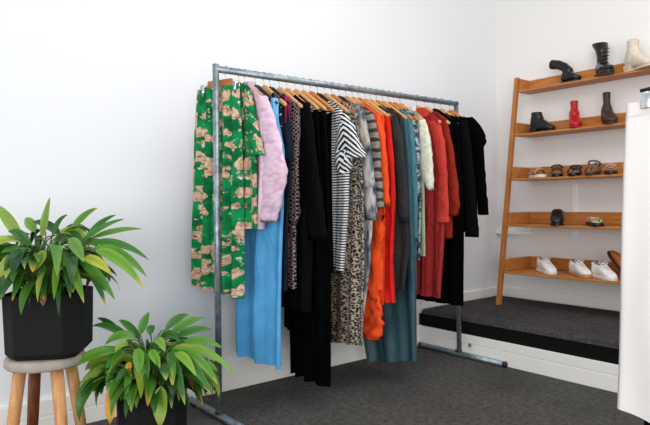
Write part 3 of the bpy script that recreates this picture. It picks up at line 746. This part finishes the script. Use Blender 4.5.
# bottom tray sneakers
def sneaker(px, fx, yaw, label, gum='solew'):
    c, fr0 = frame(px, SZ[4], fx, yaw, .25)
    fr = lambda x, y, z: fr0(x*.86, y*.9, z*.98)
    root = thing('sneaker', label, 'sneaker', c, 'white sneakers on the bottom tray')
    mb = MB()
    foot_loft(mb, fr, [(-.135, .02, .02, .085), (-.125, .032, .015, .10), (-.09, .038, .012, .098), (-.05, .04, .012, .088), (-.01, .041, .012, .094), (.04, .044, .012, .072), (.09, .044, .012, .052), (.12, .034, .012, .042), (.138, .014, .016, .03)])
    u = obj('upper', mb, SH['wht'], root, remesh=.005)
    obj('sole', sole_mb(fr, .285, .047, 0, .024), SH[gum], root, bevel=.004)
    mb = MB()
    for k in range(5):
        x = -.005+k*.017; z = .098-k*.0085
        mb.tube([fr(x, -.03, z-.012), fr(x, -.01, z+.004), fr(x, .01, z+.004), fr(x, .03, z-.012)], .0036, 6)
    for s in (-1, 1): mb.tube([fr(-.012, 0, .103), fr(-.02, s*.02, .115), fr(-.005, s*.035, .105), fr(0, s*.02, .098)], .003, 6)
    obj('laces', mb, SH['solew'], root)
    mb = MB(); rg = [fr(-.078+.034*math.cos(q), .026*math.sin(q), .096-.004*math.cos(q)) for q in [2*PI*k/14 for k in range(14)]]
    mb.prism([rg, [p+Vector((0, 0, .003)) for p in rg]]); obj('opening', mb, SH['grey'], root)
    mb = MB(); mb.tube([fr(-.133, -.018, .09), fr(-.14, 0, .094), fr(-.133, .018, .09)], .008, 6); obj('heel_tab', mb, SH['gum'] if gum == 'gum' else SH['wht'], root)
sneaker((546.5, 274), .36, 36, 'white sneaker at the left of the bottom tray')
sneaker((580, 278), .36, 36, 'white sneaker with tan sole in the middle of the bottom tray', 'gum')
sneaker((604, 281), .22, 34, 'white sneaker nearest the white hanging trousers on the bottom tray')
c, fr = frame((618, 281), SZ[4], .55, 10)
root = thing('leather_mule', 'tan leather shoe propped upright behind the white hanging trousers on the bottom tray', 'shoe', c)
def tilt(fr0, ang):
    a = math.radians(ang)
    return lambda x, y, z: fr0(-x*math.cos(a)+z*math.sin(a), y, x*math.sin(a)+z*math.cos(a))
f2 = tilt(lambda x, y, z: fr(x, y*.9, z+.085), 50)
mb = MB(); foot_loft(mb, f2, [(-.10, .02, .012, .05), (-.08, .034, .01, .055), (-.02, .038, .01, .05), (.03, .042, .01, .06), (.07, .036, .01, .045), (.10, .014, .012, .03)]); obj('upper', mb, SH['tan'], root, remesh=.005)
obj('sole', sole_mb(f2, .21, .042, 0, .01), SH['brn'], root, bevel=.002)

# ------------------------------------------------------------------ second rack at the right edge: white trousers
X2, Y2, Z2 = .66, -1.80, 1.52
r2 = thing('garment_rail', 'second steel garment rail at the right edge holding the white trousers', 'clothes rack', (1.4, Y2, 0))
pole('rail', (X2-.06, Y2, Z2), (2.1, Y2, Z2), .0135, par=r2)
for X in (X2-.045, 2.08):
    pole('upright', (X, Y2, .03), (X, Y2, Z2), .0135, par=r2); pole('foot', (X, Y2+.25, .016), (X, Y2-.25, .016), .0155, par=r2)
ztop = 1.327
h2 = thing('clip_hanger', 'black hanger with silver clips holding the white trousers', 'hanger', (X2, Y2, Z2))
pts = [(X2, Y2, ztop+.05), (X2, Y2, Z2-.03)]
for k in range(0, 15):
    a = math.radians(-75+k*18.5); pts.append((X2, Y2+.018*math.cos(a), Z2+.018*math.sin(a)))
mb = MB(); mb.tube(pts, .0022, 6); obj('hook', mb, Mt['chrome'], h2)
mb = MB(); mb.tube([(X2, Y2-.19, ztop+.038), (X2, Y2-.1, ztop+.046), (X2, Y2, ztop+.052), (X2, Y2+.1, ztop+.046), (X2, Y2+.165, ztop+.04)], [.006, .007, .009, .007, .006], 10); obj('bar', mb, Mt['blackplastic'], h2)
for y in (Y2+.14, Y2-.16):
    mb = MB(); mb.box((X2-.026, y-.016, ztop-.022), (X2-.020, y+.016, ztop+.028)); mb.box((X2+.020, y-.016, ztop-.022), (X2+.026, y+.016, ztop+.028)); mb.tube([(X2-.02, y, ztop+.026), (X2+.02, y, ztop+.026)], .008, 8)
    obj('clip', mb, Mt['chrome'], h2, bevel=.002)
root = thing('white_trousers', 'plain white wide trousers hanging at the right edge of the picture', 'trousers', (X2, Y2, ztop))
def flat_garment(X, z0, z1, y_top, y_bot, T, A, nf, seed, drop=0.):
    mb = MB(); P_, U_ = [], []; N, R = 40, 40
    for i in range(R+1):
        t = i/R; z = lerp(z0, z1, t); ya, yb = lerp(y_top[0], y_bot[0], t**.7), lerp(y_top[1], y_bot[1], t**.7); row, uv = [], []
        for side in (0, 1):
            for j in range(N+1):
                if side and j in (0, N): continue
                s = j/N if side == 0 else 1-j/N
                prof = max(0, 1-(2*s-1)**2)**.3
                f = lerp(A[0], A[1], t)*math.sin(2*PI*nf*s+seed+mnoise.noise(Vector((s*2, t*2, seed)))*1.5)
                row.append((X+(-1 if side == 0 else 1)*T*prof+f, lerp(ya, yb, s), z-drop*min(s, .45)*t*t+.002*math.sin(s*9)*t)); uv.append((lerp(ya, yb, s)+side*.5, z))
        P_.append(row); U_.append(uv)
    ym = (y_bot[0]+y_bot[1])/2
    mb.grid(P_, U_, closed=True)
    mb.grid([P_[-1], [(X+(x-X)*.8, ym+(y-ym)*.985, z+.02) for x, y, z in P_[-1]]], [U_[-1], U_[-1]], closed=True); return mb
obj('body', flat_garment(X2, ztop, .308, (Y2+.209, Y2-.20), (Y2+.250, Y2-.235), .018, (.003, .018), 1.8, .4, .065), Mt['white'], root)
mb = flat_garment(X2, ztop+.003, ztop-.04, (Y2+.211, Y2-.202), (Y2+.213, Y2-.203), .0205, (.002, .003), 1.6, .4); obj('waistband', mb, Mt['white'], root)

X3 = X2+.11
bt = thing('black_trousers', 'black trousers hanging behind the white trousers, only the hem showing at the lower right corner', 'trousers', (X3, Y2, 1.28))
obj('body', flat_garment(X3, 1.28, .20, (Y2+.14, Y2-.18), (Y2+.212, Y2-.22), .014, (.002, .01), 1.6, 1.4), Mt['black2'], bt)
h3 = thing('clip_hanger', 'black hanger holding the black trousers behind the white ones', 'hanger', (X3, Y2, Z2))
mb = MB(); mb.tube([(p[0]+.11, p[1], p[2]) for p in pts], .0022, 6); obj('hook', mb, Mt['chrome'], h3)
mb = MB(); mb.tube([(X3, Y2-.17, 1.29), (X3, Y2, 1.375), (X3, Y2+.09, 1.29)], [.006, .009, .006], 10); obj('bar', mb, Mt['blackplastic'], h3)

# ------------------------------------------------------------------ stool and plants
ST_H = .45
sc_ = atZ(45.5, 353.5, ST_H); SX, SY = sc_.x, sc_.y
view = Vector((SX-CAM.x, SY-CAM.y, 0)).normalized(); side = Vector((view.y, -view.x, 0))
stool = thing('wooden_stool', 'round stool with weathered grey seat and four wooden legs under the upper plant', 'stool', (SX, SY, 0))
mb = MB(); R_ = .143
mb.lathe([(.02, ST_H), (R_-.012, ST_H), (R_-.004, ST_H-.003), (R_, ST_H-.010), (R_, ST_H-.032), (R_-.006, ST_H-.039), (.02, ST_H-.04)], (SX, SY, 0), 40); obj('seat', mb, Mt['stooltop'], stool)
for a, m in ((200, 'stoolleg'), (110, 'stoolleg_d'), (290, 'stoolleg'), (20, 'stoolleg')):
    q = math.radians(a+3); d = side*math.cos(q) + view*math.sin(q); t_ = Vector((-d.y, d.x, 0))
    p0 = Vector((SX, SY, 0)) + d*.095; p1 = Vector((SX, SY, 0)) + d*.155
    mb = MB(); rws = []
    for z, p, w in ((ST_H-.0405, p0, .021), (.2, (p0+p1)/2, .020), (0.001, p1, .017)):
        rws.append([p+Vector((0, 0, z))+d*w*math.copysign(abs(math.cos(k))**.6, math.cos(k))+t_*w*math.copysign(abs(math.sin(k))**.6, math.sin(k)) for k in [2*PI*i/12 for i in range(12)]])
    mb.prism(rws); obj('leg', mb, Mt[m], stool)
mb = MB(); c0 = Vector((SX, SY, 0))
def make_pot(root, c, zb, s, h, yawdeg, chb):
    """square pot with chamfered corners and a chamfered foot"""
    a = math.radians(yawdeg); ex = (side*math.cos(a)+view*math.sin(a)); ey = (-side*math.sin(a)+view*math.cos(a))
    def ring(k, z, chf):
        q = k/2; c_ = chf
        pts = [(-q+c_, -q), (q-c_, -q), (q, -q+c_), (q, q-c_), (q-c_, q), (-q+c_, q), (-q, q-c_), (-q, -q+c_)]
        return [Vector((c.x, c.y, z))+ex*x+ey*y for x, y in pts]
    mb = MB()
    rings = [ring(s-2*chb, zb+.0008, .03), ring(s-.012, zb+chb*.8, .05), ring(s, zb+h, .055), ring(s-.03, zb+h, .04), ring(s-.04, zb+h-.045, .035)]
    mb.prism(rings); obj('pot', mb, Mt['pot'], root, bevel=.004, smooth=False)
    mb = MB(); mb.prism([ring(s-.05, zb+h-.05, .03), ring(s-.045, zb+h-.03, .03)]); obj('soil', mb, Mt['soil'], root)
GREENS = [srgb(x) for x in ('#2f6a22', '#3d7a26', '#4f8a2a', '#245a20', '#6a9a34', '#1e4a1c', '#88aa3c', '#356f2a', '#9cb84a', '#5a9a38')]
YEL = srgb('#e0b428'); BRN = srgb('#7a4424'); LIME = srgb('#a3bd45')
def blade(mb, path_fn, L, w, col, tipc, n=10, twist=0., fold=.25, up=Vector((0, 0, 1)), wav=0., tipat=.8):
    """one lance-shaped leaf along path_fn(t); edges folded up about the midrib"""
    rows, uvs, cols = [], [], []
    for i in range(n+1):
        t = i/n; p = path_fn(t); d = (path_fn(min(1, t+.03))-path_fn(max(0, t-.03))).normalized()
        s_ = d.cross(up); 
        if s_.length < .05: s_ = d.orthogonal()
        s_.normalize(); nn = s_.cross(d)
        s_ = s_*math.cos(twist)+nn*math.sin(twist); nn = s_.cross(d)
        ww = w*(math.sin(PI*min(1, t**.75*1.0)))**.8*(1 if t < .55 else 1-.15*(t-.55)) + .0006
        if i == n: ww = .0004
        r_, u_, c_ = [], [], []
        for j, k in enumerate((-1, -.5, 0, .5, 1)):
            r_.append(p+s_*ww*k+nn*(abs(k)*ww*fold+wav*math.sin(t*9+k*2)*ww*.4))
            u_.append((k*w, t*L)); cc = tuple(lerp(a, b, max(0, (t-tipat)/(1-tipat))) for a, b in zip(col, tipc))
            g = (.86 if k == 0 else 1.0); c_.append(tuple(x*g for x in cc))
        rows.append(r_); uvs.append(u_); cols.append(c_)
    mb.grid(rows, uvs, cols)
def bez(a, b, c, d): return lambda t: a*(1-t)**3+b*3*t*(1-t)**2+c*3*t*t*(1-t)+d*t**3
def stem(mb, a, b, c, r=.0028, col=None):
    f = lambda t: a*(1-t)**2+b*2*t*(1-t)+c*t*t
    n0 = len(mb.v); mb.tube([f(i/6) for i in range(7)], [r*1.2]*3+[r]*4, 5, caps=False)
    for i in range(n0, len(mb.v)): mb.c[i] = col or (.10, .22, .04)
def plant(root, c, ztop, nleaf, Rmax, Hmax, hand, seed, Ldist=(.15, .23), special=()):
    rnd = random.Random(seed); fol = MB(); stm = MB()
    c0 = Vector((c.x, c.y, ztop))
    for i in range(nleaf):
        az = rnd.uniform(0, 2*PI); el = rnd.uniform(.15, 1.0)
        out = Vector((math.cos(az), math.sin(az), 0))
        rr = Rmax*(1-el*.7)*rnd.uniform(.45, .8); hh = Hmax*(.3+.7*el)*rnd.uniform(.7, 1.08)
        base = c0+out*rnd.uniform(.01, .07)
        k = base+out*rr*.6+Vector((0, 0, hh)); 
        stem(stm, base, base+Vector((0, 0, hh*.8)), k)
        L = rnd.uniform(*Ldist); az2 = az+rnd.uniform(-.7, .7); o2 = Vector((math.cos(az2), math.sin(az2), 0))
        rise = rnd.uniform(.0, .6)*el; drop = rnd.uniform(.35, 1.0)*(1.15-el*.55)
        p = bez(k, k+o2*L*.35+Vector((0, 0, L*rise*.5)), k+o2*L*.65+Vector((0, 0, L*(rise*.4-drop*.25))), k+o2*L*(.85-.25*drop)+Vector((0, 0, L*(rise*.1-drop*.7))))
        col = rnd.choice(GREENS); col = tuple(q*(.55+.5*el) for q in col); tip = rnd.choice([col, col, col, col, LIME, LIME, YEL])  # low leaves darkened: shade within the clump put into their colour
        blade(fol, p, L, rnd.uniform(.014, .030), col, tip, twist=rnd.uniform(-.9, .9), wav=rnd.uniform(0, .4), tipat=.75)
    # the leaves one can pick out in the photo: base pixel, tip pixel, depth offsets from the pot's middle, sag, width, colour
    D0 = (Vector((c.x, c.y, c.z))-CAM).dot(FW)
    for (u0, v0, u1, v1, d0, d1, sag, w, colr) in hand:
        a = atD(u0, v0, D0+d0); b = atD(u1, v1, D0+d1); L = (b-a).length; w *= .8
        p = bez(a, lerp(a, b, .33)+Vector((0, 0, sag)), lerp(a, b, .7)+Vector((0, 0, sag)), b)
        col = srgb(colr); blade(fol, p, L, w, col, rnd.choice([col, LIME, col, YEL]), twist=rnd.uniform(-.3, .3), wav=.15, n=12, up=Vector((-FW.x*.8, -FW.y*.8, .65)), tipat=.85)
        base = c0+Vector((rnd.uniform(-.06, .06), rnd.uniform(-.06, .06), 0)); stem(stm, base, Vector((lerp(base.x, a.x, .5), lerp(base.y, a.y, .5), a.z+.02)), a)
    obj('foliage', fol, Mt['leaf'], root, recalc=False); obj('stems', stm, Mt['leaf'], root)
    for nm, lab, u0, v0, u1, v1, d0, d1, sag, w, colr in special:
        a = atD(u0, v0, D0+d0); b = atD(u1, v1, D0+d1); L = (b-a).length; m_ = MB()
        col = srgb(colr); blade(m_, bez(a, lerp(a, b, .33)+Vector((0, 0, sag)), lerp(a, b, .7)+Vector((0, 0, sag)), b), L, w, col, BRN, n=12, wav=.3, tipat=.85)
        base = c0+Vector((rnd.uniform(-.04, .04), rnd.uniform(-.04, .04), 0)); n0 = len(m_.v)
        stem(m_, base, Vector((lerp(base.x, a.x, .6), lerp(base.y, a.y, .6), max(a.z, c0.z)+.03)), a, .002, BRN)
        o = obj(nm, m_, Mt['leaf'], root, recalc=False); o['label'] = lab
# upper plant on the stool
p1 = thing('potted_plant', 'leafy green plant in a black pot standing on the stool', 'plant', (SX, SY, ST_H))
S1 = .284
make_pot(p1, Vector((SX, SY, 0))+side*.018, ST_H, S1, .243, -18, .028)
ZS1 = ST_H+.215
hand1 = [(42, 238, 50, 197, 0, -.02, .0, .022, '#7da33f'), (22, 242, -6, 204, -.05, -.08, .02, .026, '#86a840'), (70, 232, 98, 208, 0, .05, .02, .016, '#5c8f33'), (85, 240, 116, 215, 0, .05, .02, .015, '#356f2a'),
 (78, 245, 125, 219, -.02, .0, .02, .017, '#4a8430'), (92, 238, 142, 229, .0, .05, .015, .014, '#5f9536'), (88, 244, 149, 260, -.03, -.03, .04, .020, '#3f7d2a'), (90, 250, 147, 277, -.06, -.08, .05, .026, '#5b9630'), (95, 250, 143, 287, -.09, -.14, .04, .026, '#6fa535'),
 (84, 258, 112, 275, -.1, -.16, .02, .022, '#b4c24a'), (80, 262, 115, 300, -.08, -.15, .03, .022, '#4c8a2c'), (85, 265, 106, 306, -.05, -.1, .03, .018, '#2f6a22'),
 (45, 250, 33, 272, -.12, -.17, .0, .022, '#9cba48'), (60, 255, 54, 300, -.12, -.2, .02, .021, '#6c9f36'), (65, 258, 55, 274, -.14, -.19, .0, .02, '#5a9a30'), (70, 265, 84, 303, -.13, -.2, .02, .020, '#5b8f30'),
 (70, 238, 84, 262, -.1, -.16, .01, .026, '#6d9a4c'), (20, 248, -2, 262, -.1, -.16, .02, .026, '#4d8a34'), (15, 255, 6, 285, -.12, -.2, .02, .024, '#3d7a26'), (30, 245, 8, 232, -.08, -.12, .02, .022, '#356f2a'),
 (52, 236, 68, 215, -.02, -.03, .02, .018, '#2f6a22'), (35, 232, 25, 218, .02, .05, .01, .024, '#7fae50'), (60, 235, 32, 222, .0, .03, .02, .024, '#2c6424'), (25, 262, 12, 301, -.13, -.2, .0, .018, '#447f2c'), (42, 262, 44, 300, -.13, -.18, .0, .02, '#336d26')]
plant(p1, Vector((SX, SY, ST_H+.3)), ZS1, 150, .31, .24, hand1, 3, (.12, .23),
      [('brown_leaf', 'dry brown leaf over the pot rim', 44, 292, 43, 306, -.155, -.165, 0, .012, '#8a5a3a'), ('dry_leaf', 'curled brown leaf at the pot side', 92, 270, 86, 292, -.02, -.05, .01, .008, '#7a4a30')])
# lower plant on the floor
q2 = atZ(151, 386, .275); PX, PY = q2.x, q2.y
view = Vector((PX-CAM.x, PY-CAM.y, 0)).normalized(); side = Vector((view.y, -view.x, 0))
p2 = thing('potted_plant', 'leafy plant in a black pot on the floor with yellowing leaves beside the stool', 'plant', (PX, PY, 0))
make_pot(p2, Vector((PX, PY, 0)), 0, .268, .283, 6, .028)
hand2 = [(120, 350, 66, 372, -.08, -.2, .03, .032, '#5f9a32'), (112, 360, 72, 396, .0, .0, .0, .036, '#1f5020'), (130, 340, 92, 326, .0, .05, .03, .022, '#3c7a2a'), (122, 336, 97, 318, .05, .1, .02, .016, '#2a5f22'), (140, 340, 118, 320, .02, .08, .02, .02, '#3f7d2a'),
 (140, 335, 149, 312, .0, .05, .01, .022, '#57903a'), (150, 335, 152, 325, 0, .05, .01, .02, '#3a7528'), (165, 330, 190, 315, 0, .05, .02, .020, '#3f7c30'), (170, 335, 205, 318, 0, .05, .02, .022, '#56903a'), (175, 338, 212, 330, 0, .0, .02, .022, '#447f2e'),
 (180, 345, 222, 348, -.03, -.05, .03, .024, '#5a9833'), (178, 348, 235, 375, -.05, -.12, .05, .022, '#74a836'), (180, 350, 218, 385, -.08, -.16, .04, .024, '#5c962e'), (170, 350, 213, 395, -.09, -.18, .04, .024, '#3b7a28'), (175, 352, 196, 376, -.1, -.18, .02, .024, '#7fae38'), (168, 352, 185, 405, -.11, -.2, .03, .026, '#356f26'),
 (138, 348, 139, 377, -.12, -.2, .01, .026, '#5d9a30'), (150, 350, 160, 368, -.13, -.18, .01, .022, '#6fa838'), (145, 352, 147, 382, -.12, -.18, .0, .02, '#4a8a2c'), (122, 350, 112, 374, -.1, -.18, .01, .026, '#4d8d30'), (115, 352, 107, 392, -.08, -.16, .02, .024, '#4a8a30'),
 (128, 345, 115, 352, -.1, -.15, .02, .022, '#8cb446'), (155, 340, 165, 352, -.1, -.16, .02, .022, '#7aae3e'), (135, 338, 105, 345, -.06, -.1, .03, .026, '#5f9836'), (160, 338, 180, 342, -.06, -.1, .03, .02, '#2f6a22')]
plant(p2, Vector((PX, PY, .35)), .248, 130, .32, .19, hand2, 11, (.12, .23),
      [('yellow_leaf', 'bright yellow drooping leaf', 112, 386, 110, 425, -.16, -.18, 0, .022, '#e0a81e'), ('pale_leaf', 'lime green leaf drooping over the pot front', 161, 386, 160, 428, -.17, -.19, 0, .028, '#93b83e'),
       ('yellow_leaf', 'short yellow leaf above the pot rim', 130, 362, 127, 380, -.15, -.17, .01, .014, '#d8a428'), ('brown_leaf', 'brown dry leaf at the left of the lower plant', 104, 366, 96, 384, -.05, -.08, .01, .018, '#7a3a20'), ('brown_leaf', 'brown dry leaf dangling right of the lower pot', 187, 372, 193, 390, -.1, -.14, .01, .01, '#6a3424')])

# ------------------------------------------------------------------ light, world, camera
w = bpy.data.worlds.new('World'); bpy.context.scene.world = w; w.use_nodes = True
bg = w.node_tree.nodes['Background']; bg.inputs[0].default_value = (.90, .95, 1, 1); bg.inputs[1].default_value = .66
def area(nm, loc, tgt, sx, sy, e, col):
    l = bpy.data.lights.new(nm, 'AREA'); l.shape = 'RECTANGLE'; l.size = sx; l.size_y = sy; l.energy = e; l.color = col
    o = bpy.data.objects.new(nm, l); C.objects.link(o); o.location = loc
    o.rotation_euler = (Vector(tgt)-Vector(loc)).to_track_quat('-Z', 'Y').to_euler(); return o
area('shop_window_light', (-2.8, -4.6, 1.3), (.9, .2, .6), 3.4, 2.5, 118, (1, .985, .96))
area('ceiling_light', (.6, -1.6, 3.05), (.8, -1.2, 0), 2.5, 2.0, 44, (1, .98, .95))
area('side_fill_light', (-4.3, -2.2, 1.1), (1.5, -.9, .3), 2.6, 1.9, 60, (1, .985, .965))  # added fill to lift the garments' left faces and the step riser
cd = bpy.data.cameras.new('camera'); cam = bpy.data.objects.new('camera', cd); C.objects.link(cam)
M = Matrix((RT, UP, -FW)).transposed().to_4x4(); M.translation = CAM; cam.matrix_world = M
cd.sensor_width = 36; cd.lens = FPX/650*36; cd.clip_start = .05
sc = bpy.context.scene; sc.camera = cam
sc.view_settings.view_transform = 'Standard'; sc.view_settings.exposure = -0.03
